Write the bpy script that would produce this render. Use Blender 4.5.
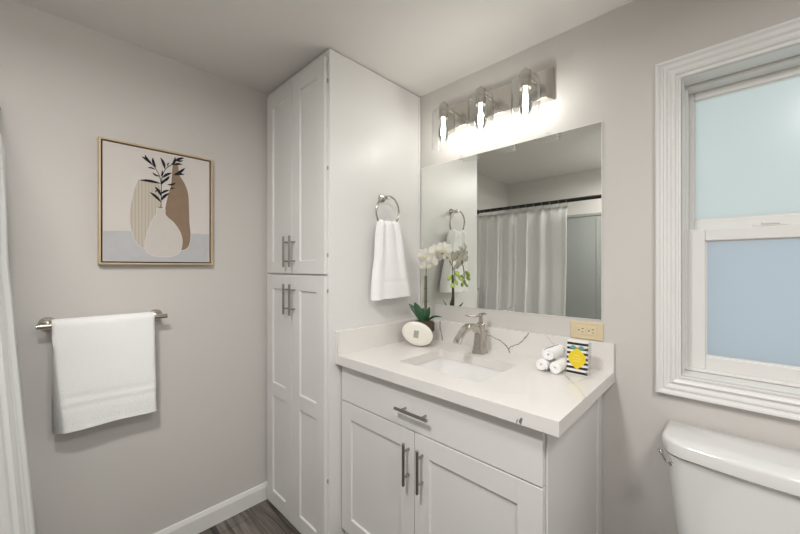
import bpy, bmesh, math, random
from mathutils import Vector, Matrix, noise
from math import pi, sin, cos, radians
random.seed(7)
S = bpy.context.scene
C = S.collection
for o in list(bpy.data.objects):
    bpy.data.objects.remove(o)

# ------------------------------------------------------------------ camera, world, exposure
cam_d = bpy.data.cameras.new('camera')
cam_d.sensor_width = 36.0
cam_d.lens = 36.0 * 343.1 / 800.0
cam_d.clip_start = 0.01
cam = bpy.data.objects.new('camera', cam_d)
cam.location = (0, 0, 1.3072)
cam.rotation_euler = (pi / 2, 0, 0.7656)
C.objects.link(cam)
S.camera = cam

SKY = 4.9           # daylight outside the frosted window
BULB = 72.0         # vanity bulbs (emission strength of the small bulbs)
FILL_TUB = 22.0          # unseen fill lamp added beside the tub's open end, watts
FILL_MAIN = 17.0         # unseen fill lamp added behind the camera, watts
S.view_settings.view_transform = 'Standard'
S.view_settings.look = 'None'
S.view_settings.gamma = 1.0
S.view_settings.use_curve_mapping = False
S.view_settings.exposure = 0.0
w = bpy.data.worlds.new('daylight')
S.world = w
w.use_nodes = True
bg = w.node_tree.nodes['Background']
bg.inputs[0].default_value = (0.86, 0.95, 0.96, 1)
bg.inputs[1].default_value = SKY / 5.0

# light of the two added fill lamps; their shells are built below
def fill_light(name, loc, size, watts):
    ld = bpy.data.lights.new(name, 'AREA')
    ld.shape = 'DISK'
    ld.size = size
    ld.energy = watts
    ld.color = (1.0, 0.985, 0.965)
    lo = bpy.data.objects.new(name, ld)
    lo.location = loc
    C.objects.link(lo)
FILL_LAMPS = {'fill_lamp': (0.50, 0.30), 'small_fill_lamp': (-0.54, -0.14)}
fill_light('fill_lamp_light', (*FILL_LAMPS['fill_lamp'], 2.19), 0.34, FILL_MAIN)
fill_light('small_fill_lamp_light', (*FILL_LAMPS['small_fill_lamp'], 2.19), 0.22, FILL_TUB)

# ------------------------------------------------------------------ materials
def mat(name, col, rough=0.5, metal=0.0, bump=0.0, bscale=200.0, spec=0.5, coat=0.0, var=0.0, vscale=8.0):
    m = bpy.data.materials.new(name)
    m.use_nodes = True
    nt = m.node_tree
    b = nt.nodes['Principled BSDF']
    b.inputs['Base Color'].default_value = (*col, 1)
    b.inputs['Roughness'].default_value = rough
    b.inputs['Metallic'].default_value = metal
    b.inputs['Specular IOR Level'].default_value = spec
    b.inputs['Coat Weight'].default_value = coat
    b.inputs['Coat Roughness'].default_value = 0.05
    tc = nt.nodes.new('ShaderNodeTexCoord')
    if bump:
        n = nt.nodes.new('ShaderNodeTexNoise')
        n.inputs['Scale'].default_value = bscale
        n.inputs['Detail'].default_value = 3
        nt.links.new(tc.outputs['Object'], n.inputs['Vector'])
        bp = nt.nodes.new('ShaderNodeBump')
        bp.inputs['Strength'].default_value = bump
        bp.inputs['Distance'].default_value = 0.002
        nt.links.new(n.outputs['Fac'], bp.inputs['Height'])
        nt.links.new(bp.outputs['Normal'], b.inputs['Normal'])
    if var:
        n2 = nt.nodes.new('ShaderNodeTexNoise')
        n2.inputs['Scale'].default_value = vscale
        n2.inputs['Detail'].default_value = 4
        nt.links.new(tc.outputs['Object'], n2.inputs['Vector'])
        mx = nt.nodes.new('ShaderNodeMix')
        mx.data_type = 'RGBA'
        mx.inputs[6].default_value = (*[c * (1 - var) for c in col], 1)
        mx.inputs[7].default_value = (*[min(1, c * (1 + var)) for c in col], 1)
        nt.links.new(n2.outputs['Fac'], mx.inputs[0])
        nt.links.new(mx.outputs[2], b.inputs['Base Color'])
    return m

M = {}
M['wall'] = mat('greige_wall_paint', (0.625, 0.60, 0.57), 0.6, bump=0.12, bscale=140)
M['ceiling'] = mat('ceiling_paint', (0.76, 0.735, 0.705), 0.7, bump=0.15, bscale=90)
M['trim'] = mat('white_trim_paint', (0.80, 0.79, 0.77), 0.32)
M['cabinet'] = mat('white_cabinet_paint', (0.77, 0.757, 0.735), 0.38)
M['dark'] = mat('black_backing', (0.06, 0.05, 0.045), 0.8)  # black board behind the canvas, seen as the frame's inner gap
M['nickel'] = mat('brushed_nickel', (0.54, 0.51, 0.47), 0.22, 1.0, bump=0.04, bscale=300)
M['handle'] = mat('satin_nickel_handle', (0.36,0.34,0.31), 0.32, 1.0)
M['plate_nickel'] = mat('satin_nickel_plate', (0.60, 0.57, 0.53), 0.24, 1.0)
M['chrome'] = mat('chrome', (0.75, 0.74, 0.72), 0.08, 1.0)
M['quartz'] = mat('white_quartz', (0.78, 0.755, 0.725), 0.22, var=0.02, vscale=5)
M['vein'] = mat('grey_quartz_vein', (0.22, 0.21, 0.20), 0.3, var=0.4, vscale=60)
M['faint_vein'] = mat('pale_quartz_vein', (0.40, 0.375, 0.34), 0.3, var=0.15, vscale=60)
M['porcelain'] = mat('porcelain', (0.82, 0.81, 0.79), 0.08, coat=0.4)
M['toilet'] = mat('vitreous_china', (0.76, 0.755, 0.74), 0.12, coat=0.3)
M['towel'] = mat('white_terry', (0.93, 0.925, 0.915), 0.95, bump=0.8, bscale=230, spec=0.1)
M['curtain'] = mat('shower_curtain_cloth', (0.87, 0.88, 0.87), 0.8, bump=0.1, bscale=500, spec=0.2)
M['black'] = mat('black_metal', (0.012, 0.012, 0.012), 0.35)
M['frame_gold'] = mat('pale_gold_wood', (0.56, 0.43, 0.27), 0.45, 0.1, var=0.15, vscale=20)
M['canvas'] = mat('canvas', (0.66, 0.615, 0.58), 0.9, bump=0.1, bscale=600, var=0.03)
M['art_table'] = mat('art_blue_grey', (0.50, 0.50, 0.515), 0.9, var=0.08, vscale=25)
M['art_brown'] = mat('art_brown', (0.265, 0.185, 0.125), 0.9, var=0.15, vscale=22)
M['art_white'] = mat('art_white', (0.60, 0.555, 0.52), 0.9, var=0.05, vscale=30)
M['art_line'] = mat('art_outline', (0.70, 0.66, 0.62), 0.9)
M['art_leaf'] = mat('art_leaf', (0.014, 0.013, 0.015), 0.9)
M['leaf'] = mat('orchid_leaf', (0.035, 0.105, 0.045), 0.35, var=0.35, vscale=30)
M['stem'] = mat('orchid_stem', (0.10, 0.115, 0.055), 0.5, var=0.3, vscale=40)
M['petal'] = mat('orchid_petal', (0.93, 0.92, 0.88), 0.6, var=0.03, vscale=40)
M['lip'] = mat('orchid_lip', (0.80, 0.68, 0.30), 0.6)
M['bud'] = mat('orchid_bud', (0.36, 0.50, 0.09), 0.5, var=0.2, vscale=60)
M['bark'] = mat('bark_chips', (0.075, 0.050, 0.032), 0.9, bump=1.0, bscale=120, var=0.4, vscale=80)
M['pot'] = mat('taupe_pot', (0.40, 0.36, 0.30), 0.6, var=0.15, vscale=30)
M['ceramic'] = mat('cream_ceramic', (0.80, 0.77, 0.69), 0.35, var=0.03, vscale=60)
M['ceramic_edge'] = mat('grey_brown_edge', (0.24, 0.20, 0.15), 0.5, var=0.3, vscale=60)
M['emblem'] = mat('grey_emblem', (0.36, 0.35, 0.31), 0.7, var=0.45, vscale=180)
M['almond'] = mat('almond_plastic', (0.70, 0.58, 0.38), 0.35)
M['almond_light'] = mat('almond_face', (0.74, 0.63, 0.43), 0.35)
M['hole'] = mat('slot_brown', (0.045, 0.03, 0.015), 0.7)
M['paper'] = mat('white_paper', (0.82, 0.80, 0.77), 0.6)
M['ink'] = mat('black_ink', (0.012, 0.011, 0.014), 0.5)
M['lemon'] = mat('lemon_yellow', (0.80, 0.60, 0.02), 0.5)
M['lemon_script'] = mat('pale_script', (0.88, 0.78, 0.35), 0.5)
M['mint'] = mat('mint_leaf', (0.13, 0.36, 0.27), 0.5, var=0.3, vscale=90)
M['wire'] = mat('spiral_wire', (0.35, 0.34, 0.32), 0.3, 0.6)
M['surround'] = mat('grey_acrylic', (0.33, 0.345, 0.325), 0.18)
M['vinyl'] = mat('white_vinyl', (0.80, 0.79, 0.765), 0.3)

def translucent_mix(m, col, amount):
    # thin petals let light through
    nt = m.node_tree
    out = nt.nodes['Material Output']; b = nt.nodes['Principled BSDF']
    t = nt.nodes.new('ShaderNodeBsdfTranslucent'); t.inputs[0].default_value = (*col, 1)
    mx = nt.nodes.new('ShaderNodeMixShader'); mx.inputs[0].default_value = amount
    nt.links.new(b.outputs[0], mx.inputs[1]); nt.links.new(t.outputs[0], mx.inputs[2])
    nt.links.new(mx.outputs[0], out.inputs[0])
translucent_mix(M['petal'], (0.95, 0.93, 0.84), 0.45)

def stripes_mat():
    m = mat('art_striped_beige', (0.54, 0.48, 0.40), 0.9)
    nt = m.node_tree
    tc = nt.nodes.new('ShaderNodeTexCoord')
    wv = nt.nodes.new('ShaderNodeTexWave')
    wv.wave_type = 'BANDS'; wv.bands_direction = 'Y'
    wv.inputs['Scale'].default_value = 26
    wv.inputs['Distortion'].default_value = 0.6
    nt.links.new(tc.outputs['Object'], wv.inputs['Vector'])
    r = nt.nodes.new('ShaderNodeValToRGB')
    r.color_ramp.elements[0].color = (0.44, 0.385, 0.315, 1)
    r.color_ramp.elements[0].position = 0.0
    r.color_ramp.elements[1].color = (0.555, 0.50, 0.425, 1)
    r.color_ramp.elements[1].position = 0.35
    nt.links.new(wv.outputs['Color'], r.inputs[0])
    nt.links.new(r.outputs[0], nt.nodes['Principled BSDF'].inputs['Base Color'])
    return m
M['art_stripe'] = stripes_mat()

def floor_mat():
    m = mat('grey_wood_plank', (0.1, 0.09, 0.08), 0.45)
    nt = m.node_tree; b = nt.nodes['Principled BSDF']
    tc = nt.nodes.new('ShaderNodeTexCoord')
    br = nt.nodes.new('ShaderNodeTexBrick')
    br.inputs['Scale'].default_value = 1.0
    br.inputs['Brick Width'].default_value = 1.2
    br.inputs['Row Height'].default_value = 0.15
    br.inputs['Mortar Size'].default_value = 0.0015
    br.inputs['Color1'].default_value = (0.5, 0.5, 0.5, 1)
    br.inputs['Color2'].default_value = (1.0, 1.0, 1.0, 1)
    br.inputs['Mortar'].default_value = (0.2, 0.2, 0.2, 1)
    nt.links.new(tc.outputs['Object'], br.inputs['Vector'])
    mp = nt.nodes.new('ShaderNodeMapping')
    mp.inputs['Scale'].default_value = (4.0, 42.0, 1.0)
    nt.links.new(tc.outputs['Object'], mp.inputs['Vector'])
    n = nt.nodes.new('ShaderNodeTexNoise')
    n.inputs['Scale'].default_value = 1.0
    n.inputs['Detail'].default_value = 6
    n.inputs['Distortion'].default_value = 0.8
    nt.links.new(mp.outputs[0], n.inputs['Vector'])
    r = nt.nodes.new('ShaderNodeValToRGB')
    r.color_ramp.elements[0].color = (0.055, 0.046, 0.038, 1); r.color_ramp.elements[0].position = 0.32
    r.color_ramp.elements[1].color = (0.30, 0.265, 0.23, 1); r.color_ramp.elements[1].position = 0.72
    nt.links.new(n.outputs['Fac'], r.inputs[0])
    mx = nt.nodes.new('ShaderNodeMix'); mx.data_type = 'RGBA'; mx.blend_type = 'MULTIPLY'
    mx.inputs[0].default_value = 1.0
    nt.links.new(r.outputs[0], mx.inputs[6]); nt.links.new(br.outputs['Color'], mx.inputs[7])
    nt.links.new(mx.outputs[2], b.inputs['Base Color'])
    return m
M['floor'] = floor_mat()

def mirror_mat():
    m = mat('mirror_silver', (0.80, 0.81, 0.78), 0.0, 1.0)
    return m
M['mirror'] = mirror_mat()

def clear_glass():
    # thin blown glass: mostly clear, reflecting more at a grazing angle
    m = bpy.data.materials.new('clear_glass'); m.use_nodes = True
    nt = m.node_tree; nt.nodes.clear()
    out = nt.nodes.new('ShaderNodeOutputMaterial')
    t = nt.nodes.new('ShaderNodeBsdfTransparent'); t.inputs[0].default_value = (0.985, 0.99, 0.985, 1)
    g = nt.nodes.new('ShaderNodeBsdfGlossy'); g.inputs['Roughness'].default_value = 0.03
    lw = nt.nodes.new('ShaderNodeLayerWeight'); lw.inputs['Blend'].default_value = 0.5
    pw = nt.nodes.new('ShaderNodeMath'); pw.operation = 'POWER'; pw.inputs[1].default_value = 2.6
    nt.links.new(lw.outputs['Facing'], pw.inputs[0])
    f = nt.nodes.new('ShaderNodeMath'); f.operation = 'MULTIPLY_ADD'; f.inputs[1].default_value = 0.8; f.inputs[2].default_value = 0.03
    nt.links.new(pw.outputs[0], f.inputs[0])
    mx = nt.nodes.new('ShaderNodeMixShader')
    nt.links.new(f.outputs[0], mx.inputs[0])
    nt.links.new(t.outputs[0], mx.inputs[1]); nt.links.new(g.outputs[0], mx.inputs[2])
    nt.links.new(mx.outputs[0], out.inputs[0])
    return m
M['glass'] = clear_glass()

def frosted(name, col):
    m = bpy.data.materials.new(name); m.use_nodes = True
    nt = m.node_tree; nt.nodes.clear()
    out = nt.nodes.new('ShaderNodeOutputMaterial')
    t = nt.nodes.new('ShaderNodeBsdfTranslucent'); t.inputs[0].default_value = (*col, 1)
    g = nt.nodes.new('ShaderNodeBsdfGlossy'); g.inputs['Roughness'].default_value = 0.25
    mx = nt.nodes.new('ShaderNodeMixShader'); mx.inputs[0].default_value = 0.06
    nt.links.new(t.outputs[0], mx.inputs[1]); nt.links.new(g.outputs[0], mx.inputs[2])
    nt.links.new(mx.outputs[0], out.inputs[0])
    return m
M['frost_upper'] = frosted('frosted_glass_aqua', (0.86, 0.885, 0.875))
M['frost_lower'] = frosted('frosted_glass_blue', (0.77, 0.795, 0.83))

def emit(name, col, st):
    m = bpy.data.materials.new(name); m.use_nodes = True
    nt = m.node_tree; nt.nodes.clear()
    out = nt.nodes.new('ShaderNodeOutputMaterial')
    e = nt.nodes.new('ShaderNodeEmission')
    e.inputs[0].default_value = (*col, 1); e.inputs[1].default_value = st
    nt.links.new(e.outputs[0], out.inputs[0])
    return m
M['bulb'] = emit('lit_bulb', (1.0, 0.972, 0.935), BULB)
M['fill_glass'] = emit('fill_lamp_glow', (1.0, 0.93, 0.85), 1.5)  # glow of the added fill lamps' bowls

# ------------------------------------------------------------------ mesh helpers
class MB:
    def __init__(s):
        s.bm = bmesh.new(); s.mi = 0
    def face(s, vs):
        try:
            f = s.bm.faces.new(vs); f.material_index = s.mi; return f
        except ValueError:
            return None
    def box(s, x0, x1, y0, y1, z0, z1):
        v = [s.bm.verts.new(p) for p in ((x0,y0,z0),(x1,y0,z0),(x1,y1,z0),(x0,y1,z0),(x0,y0,z1),(x1,y0,z1),(x1,y1,z1),(x0,y1,z1))]
        for q in ((0,3,2,1),(4,5,6,7),(0,1,5,4),(1,2,6,5),(2,3,7,6),(3,0,4,7)):
            s.face([v[i] for i in q])
        return s
    def loft(s, rings, cap=True, close=True):
        R = [[s.bm.verts.new(p) for p in r] for r in rings]
        n = len(R[0])
        for a, b in zip(R, R[1:]):
            for i in range(n if close else n - 1):
                j = (i + 1) % n
                s.face([a[i], a[j], b[j], b[i]])
        if cap and close:
            s.face(list(reversed(R[0]))); s.face(R[-1])
        return s
    def tube(s, pts, r, n=12, cap=True):
        pts = [Vector(p) for p in pts]
        rr = r if isinstance(r, (list, tuple)) else [r] * len(pts)
        t0 = (pts[1] - pts[0]).normalized()
        up = Vector((0, 0, 1)) if abs(t0.z) < 0.9 else Vector((1, 0, 0))
        a = t0.cross(up).normalized()
        rings = []
        for i, p in enumerate(pts):
            t = (pts[min(i + 1, len(pts) - 1)] - pts[max(i - 1, 0)]).normalized()
            a = (a - t * a.dot(t)).normalized()
            b = t.cross(a)
            rings.append([p + (a * cos(2*pi*k/n) + b * sin(2*pi*k/n)) * rr[i] for k in range(n)])
        return s.loft(rings, cap)
    def lathe(s, prof, c=(0,0,0), n=32, cap=True, axis=None):
        q = Matrix.Identity(3)
        if axis is not None:
            q = Vector((0,0,1)).rotation_difference(Vector(axis)).to_matrix()
        c = Vector(c)
        rings = [[c + q @ Vector((r*cos(2*pi*k/n), r*sin(2*pi*k/n), z)) for k in range(n)] for r, z in prof]
        return s.loft(rings, cap)
    def torus(s, c, R, r, u, v, n=40, m=10, a0=0, a1=2*pi):
        c, u, v = Vector(c), Vector(u).normalized(), Vector(v).normalized()
        wv = u.cross(v)
        full = abs(a1 - a0 - 2*pi) < 1e-6
        rings = []
        for i in range(n if full else n + 1):
            a = a0 + (a1 - a0) * i / n
            d = u * cos(a) + v * sin(a)
            rings.append([c + d * (R + r*cos(2*pi*k/m)) + wv * (r*sin(2*pi*k/m)) for k in range(m)])
        if full:
            rings.append(rings[0])
            s.loft(rings, cap=False)
            bmesh.ops.remove_doubles(s.bm, verts=s.bm.verts, dist=1e-6)
        else:
            s.loft(rings)
        return s
    def strip(s, pts, nrm, wid, off=0.0003):
        # a narrow coloured inlay along a polyline on a surface
        nrm = Vector(nrm)
        pts = [Vector(p) for p in pts]
        ww = wid if isinstance(wid, (list, tuple)) else [wid]*len(pts)
        L = []
        for i, p in enumerate(pts):
            t = (pts[min(i+1, len(pts)-1)] - pts[max(i-1, 0)]).normalized()
            d = t.cross(nrm).normalized() * ww[i] / 2
            L.append((s.bm.verts.new(p + d + nrm*off), s.bm.verts.new(p - d + nrm*off)))
        for (a, b), (c2, d2) in zip(L, L[1:]):
            s.face([a, b, d2, c2])
        return s
    def poly(s, pts):
        return s.face([s.bm.verts.new(p) for p in pts])
    def build(s, name, mats, parent=None, bevel=0, smooth=None, subsurf=0, loc=None, solid=0):
        bmesh.ops.recalc_face_normals(s.bm, faces=s.bm.faces)
        me = bpy.data.meshes.new(name)
        s.bm.to_mesh(me); s.bm.free()
        for m in (mats if isinstance(mats, (list, tuple)) else [mats]):
            me.materials.append(m)
        o = bpy.data.objects.new(name, me)
        C.objects.link(o)
        if parent is not None:
            o.parent = parent
            o.matrix_parent_inverse = Matrix.Translation(parent.location).inverted()
        if smooth is not None:
            for p in me.polygons: p.use_smooth = True
            try:
                me.set_sharp_from_angle(angle=radians(smooth))
            except Exception:
                pass
        if solid:
            md = o.modifiers.new('thickness', 'SOLIDIFY'); md.thickness = solid; md.offset = 0
        if bevel:
            md = o.modifiers.new('bevel', 'BEVEL'); md.width = bevel; md.segments = 2; md.limit_method = 'ANGLE'; md.angle_limit = radians(40)
            md.harden_normals = False
        if subsurf:
            md = o.modifiers.new('subsurf', 'SUBSURF'); md.levels = subsurf; md.render_levels = subsurf
        return o

def tag(o, label, cat, group=None):
    o['label'] = label; o['category'] = cat
    if group: o['group'] = group
    return o
def thing(name, loc, label, cat, group=None):
    o = bpy.data.objects.new(name, None)
    o.empty_display_size = 0.05
    o.location = loc
    C.objects.link(o)
    return tag(o, label, cat, group)
def structure(o):
    o['kind'] = 'structure'; return o
def catmull(pts, n=8):
    P = [Vector(p) for p in pts]
    P = [P[0]*2 - P[1]] + P + [P[-1]*2 - P[-2]]
    out = []
    for i in range(1, len(P) - 2):
        for k in range(n):
            t = k / n
            a, b, c, d = P[i-1], P[i], P[i+1], P[i+2]
            out.append(0.5*((2*b) + (c-a)*t + (2*a-5*b+4*c-d)*t*t + (3*b-a-3*c+d)*t**3))
    out.append(P[-2])
    return out

# ------------------------------------------------------------------ measured room (metres; X along mirror wall, Y towards it)
XL, XR, YW, YB, H = -1.893, 1.15, 1.504, -0.80, 2.286
YD = 0.864                     # tall cabinet door fronts
XS = -1.283                    # tall cabinet's side
ZC, YC, XC = 0.912, 0.912, -0.314   # counter top, front edge, right end
WX0, WX1, WZ0, WZ1 = -0.118, 0.66, 0.940, 1.946   # window opening
T = 0.12
TW = 0.18                      # thickness of the window wall

def wall(name, *boxes, m='wall'):
    b = MB()
    for q in boxes: b.box(*q)
    return structure(b.build(name, M[m]))
wall('floor', (XL-T, XR+T, YB-T, YW+TW, -0.1, 0), m='floor')
wall('ceiling', (XL-T, XR+T, YB-T, YW+TW, H, H+0.1), m='ceiling')
wall('wall_left', (XL-T, XL, YB-T, YW+TW, 0, H))
wall('wall_right', (XR, XR+T, YB-T, YW+TW, 0, H))
wall('wall_front', (XL, XR, YB-T, YB, 0, H))
wall('wall_back', (XL, WX0, YW, YW+TW, 0, H), (WX1, XR, YW, YW+TW, 0, H), (WX0, WX1, YW, YW+TW, 0, WZ0), (WX0, WX1, YW, YW+TW, WZ1, H))
wall('partition', (-0.35, -0.25, YB, -0.06, 0, H))

def baseboard(name, pts_fn, a, b_):
    prof = [(0,0),(0.014,0),(0.014,0.072),(0.011,0.080),(0.007,0.090),(0,0.092)]
    m = MB()
    m.loft([[pts_fn(t, d, z) for d, z in prof] for t in (a, b_)])
    return structure(m.build(name, M['trim']))
baseboard('baseboard_left', lambda t, d, z: (XL + d, t, z), -0.05, YD + 0.018)
baseboard('baseboard_back', lambda t, d, z: (t, YW - d, z), -0.345, XR)
baseboard('baseboard_right', lambda t, d, z: (XR - d, t, z), YB, YW)

# ------------------------------------------------------------------ window
win = bpy.data.objects.new('window_1', None); win.location = (WX0, YW, WZ0); C.objects.link(win); structure(win)
def ring_loft(mb, rings):
    # closed loop of open profiles (mitred frame)
    R = [[mb.bm.verts.new(p) for p in r] for r in rings]
    for k in range(len(R)):
        a, c = R[k], R[(k+1) % len(R)]
        for i in range(len(a)-1):
            mb.face([a[i], a[i+1], c[i+1], c[i]])
def picture_frame_loft(mb, x0, x1, z0, z1, prof, y_fn):
    # mitred moulding: prof = list of (distance outwards from opening, depth towards room)
    ring_loft(mb, [[(cx + sx*d, y_fn(y), cz + sz*d) for d, y in prof] for cx, cz, sx, sz in ((x0,z0,-1,-1),(x1,z0,1,-1),(x1,z1,1,1),(x0,z1,-1,1))])
    return mb
cp = [(-0.0005,0),(-0.0005,0.010),(0.002,0.013),(0.007,0.013),(0.009,0.010),(0.013,0.010),(0.016,0.016),(0.022,0.019),(0.026,0.018),(0.028,0.013),(0.034,0.014),(0.040,0.020),(0.046,0.021),(0.049,0.017),(0.054,0.018),(0.060,0.024),(0.066,0.025),(0.069,0.021),(0.070,0)]
b = MB(); picture_frame_loft(b, WX0, WX1, WZ0, WZ1, cp, lambda y: YW - y)
b.build('casing', M['trim'], win)
b = MB(); picture_frame_loft(b, WX0, WX1, WZ0, WZ1, [(0.0,0.010),(0.0,-0.178),(-0.004,-0.178),(-0.004,0.007),(-0.002,0.010)], lambda y: YW - y)
b.build('jamb_liner', M['trim'], win, bevel=0.001)
fx0, fx1, fz0, fz1 = WX0+0.004, WX1-0.004, WZ0+0.004, WZ1-0.004
b = MB(); picture_frame_loft(b, fx0+0.008, fx1-0.008, fz0+0.013, fz1-0.012, [(0,-0.068),(0,-0.165),(0.0125,-0.165),(0.0125,-0.068),(0.010,-0.064),(0.003,-0.064),(0,-0.068)], lambda y: YW - y)
b.build('vinyl_frame', M['vinyl'], win)
# upper sash (outer), lower sash (inner)
def sash(name, x0, x1, z0, z1, gx0, gx1, gz0, gz1, y0, y1, glass):
    m = MB()
    m.box(x0, gx0, y0, y1, z0, z1).box(gx1, x1, y0, y1, z0, z1).box(gx0, gx1, y0, y1, z0, gz0).box(gx0, gx1, y0, y1, gz1, z1)
    o = m.build(name, M['vinyl'], win, bevel=0.003)
    m = MB(); m.box(gx0-0.002, gx1+0.002, (y0+y1)/2, (y0+y1)/2+0.004, gz0-0.002, gz1+0.002)
    g = m.build('pane', M[glass], o)
    m = MB(); picture_frame_loft(m, gx0, gx1, gz0, gz1, [(0,0),(-0.004,0),(-0.004,-0.008),(0,-0.010)], lambda y: (y0+y1)/2 - 0.004 + 0.0 - y*0.6)
    m.build('glazing_bead', M['vinyl'], o)
    return o
sash('upper_sash', fx0+0.0075, fx1-0.0075, 1.425, fz1-0.0115, WX0+0.0255, WX1-0.0255, 1.473, WZ1-0.042, YW+0.116, YW+0.140, 'frost_upper')
sash('lower_sash', fx0+0.0075, fx1-0.0075, fz0+0.0125, 1.436, WX0+0.0575, WX1-0.0575, 1.002, 1.397, YW+0.066, YW+0.094, 'frost_lower')
b = MB(); b.box(WX0+0.17, WX0+0.25, YW+0.068, YW+0.092, 1.436, 1.444); b.box(WX0+0.19, WX0+0.23, YW+0.064, YW+0.078, 1.442, 1.450)
b.build('sash_lock', M['vinyl'], win, bevel=0.002)

# unseen overhang added outside to darken the panes towards the top
b = MB(); b.box(XL-0.4, XR+0.4, YW+TW, YW+0.62, 2.14, 2.24)
structure(b.build('added_overhang', M['trim']))

# ------------------------------------------------------------------ cabinets
def shaker(mb, x0, x1, z0, z1, y, th, panels, recess=0.008):
    # panels share the same x-range; listed bottom to top
    px0, px1 = panels[0][0], panels[0][1]
    mb.box(x0, px0, y, y+th, z0, z1); mb.box(px1, x1, y, y+th, z0, z1)
    zz = z0
    for p in panels:
        mb.box(px0, px1, y, y+th, zz, p[2])
        mb.box(px0-0.001, px1+0.001, y+recess, y+th, p[2]-0.001, p[3]+0.001)
        zz = p[3]
    mb.box(px0, px1, y, y+th, zz, z1)
    # small sloped bead round every panel
    for p in panels:
        picture_frame_loft(mb, px0, px1, p[2], p[3], [(0.0006,-0.0004),(-0.0035,-recess+0.0002),(0.001,-recess-0.001)], lambda d: y - d)
    return mb
def bar_pull(parent, c, length, axis, y_face, r=0.0058, post=0.030, name='handle', span=0.62):
    m = MB()
    cx, cz = c
    a = Vector((1,0,0)) if axis == 'x' else Vector((0,0,1))
    p = Vector((cx, y_face - post, cz))
    m.tube([p - a*length/2, p - a*(length/2-0.001), p + a*(length/2-0.001), p + a*length/2], [r*0.85, r, r, r*0.85], 14)
    for s_ in (-1, 1):
        q = p + a*s_*length*span/2
        m.tube([q, q + Vector((0, post, 0))], r*0.72, 10)
    return m.build(name, M['handle'], parent, smooth=40)

tall = thing('tall_cabinet', (-1.58, 1.2, 0), 'tall white four-door linen cabinet filling the corner up to the ceiling', 'cabinet')
b = MB(); b.box(XL+0.002, XS, YD+0.0195, YW-0.002, 0.0, H-0.005)
b.build('carcass', M['cabinet'], tall, bevel=0.0015)
b = MB(); b.box(XS-0.004, XS+0.004, YW-0.020, YW-0.003, 1.02, H-0.006)
b.build('scribe_strip', M['cabinet'], tall, bevel=0.001)
doors = {}
LX = (-1.856, -1.5815, -1.790, -1.648); RX = (-1.5785, -1.297, -1.508, -1.360)
for (x0, x1, p0, p1) in (LX, RX):
    b = MB(); shaker(b, x0, x1, 1.2745, 2.244, YD, 0.019, [(p0, p1, 1.336, 2.170)])
    d = b.build('upper_door', M['cabinet'], tall, bevel=0.0012)
    doors[('u', x0)] = d
    b = MB(); shaker(b, x0, x1, 0.018, 1.2675, YD, 0.019, [(p0, p1, 0.094, 0.612), (p0, p1, 0.683, 1.192)])
    d2 = b.build('lower_door', M['cabinet'], tall, bevel=0.0012)
    hx = -1.613 if x0 == LX[0] else -1.553
    bar_pull(d, (hx, 1.384), 0.153, 'z', YD); bar_pull(d2, (hx, 1.146), 0.153, 'z', YD)
    # hinge knuckles on the outer edge of the right doors
    if x0 == RX[0]:
        for par, zs in ((d, (1.36, 1.75, 2.14)), (d2, (0.35, 1.20))):
            for z in zs:
                m = MB(); m.box(x1-0.001, x1+0.005, YD+0.014, YD+0.020, z-0.008, z+0.008)
                m.build('hinge', M['nickel'], par)

van = thing('vanity_cabinet', (-0.82, 1.2, 0), 'white shaker vanity with one drawer above two doors', 'cabinet')
VX0, VX1, VY = -1.2795, -0.362, 0.944
b = MB()
zt_ = ZC-0.041
b.box(VX0, VX0+0.018, VY+0.020, YW-0.001, 0.0, zt_); b.box(VX1-0.018, VX1, VY+0.020, YW-0.001, 0.0, zt_)
b.box(VX0+0.018, VX1-0.018, YW-0.012, YW-0.001, 0.10, zt_); b.box(VX0+0.018, VX1-0.018, VY+0.020, YW-0.012, 0.10, 0.118)
b.box(VX0+0.018, VX1-0.018, VY+0.020, VY+0.030, 0.685, 0.72); b.box(VX0+0.018, VX1-0.018, VY+0.020, VY+0.030, zt_-0.02, zt_)
b.box(VX0+0.018, VX1-0.018, VY+0.09, VY+0.102, 0.0, 0.10)
b.build('carcass', M['cabinet'], van, bevel=0.001)
b = MB(); b.box(VX1-0.001, VX1+0.006, YW-0.060, YW-0.001, 0.0, ZC-0.041)
b.build('scribe_trim', M['cabinet'], van, bevel=0.002)
b = MB(); b.box(VX0+0.004, VX1-0.006, VY, VY+0.019, 0.704, 0.860)
dr = b.build('drawer', M['cabinet'], van, bevel=0.0015)
bar_pull(dr, (-0.829, 0.778), 0.158, 'x', VY)
b = MB(); shaker(b, VX0+0.004, -0.8365, 0.118, 0.6995, VY, 0.019, [(-1.209, -0.905, 0.186, 0.629)])
d = b.build('door', M['cabinet'], van, bevel=0.0012); bar_pull(d, (-0.862, 0.583), 0.155, 'z', VY)
b = MB(); shaker(b, -0.8335, VX1-0.006, 0.118, 0.6995, VY, 0.019, [(-0.764, -0.441, 0.186, 0.626)])
d = b.build('door', M['cabinet'], van, bevel=0.0012); bar_pull(d, (-0.795, 0.583), 0.155, 'z', VY)

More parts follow.
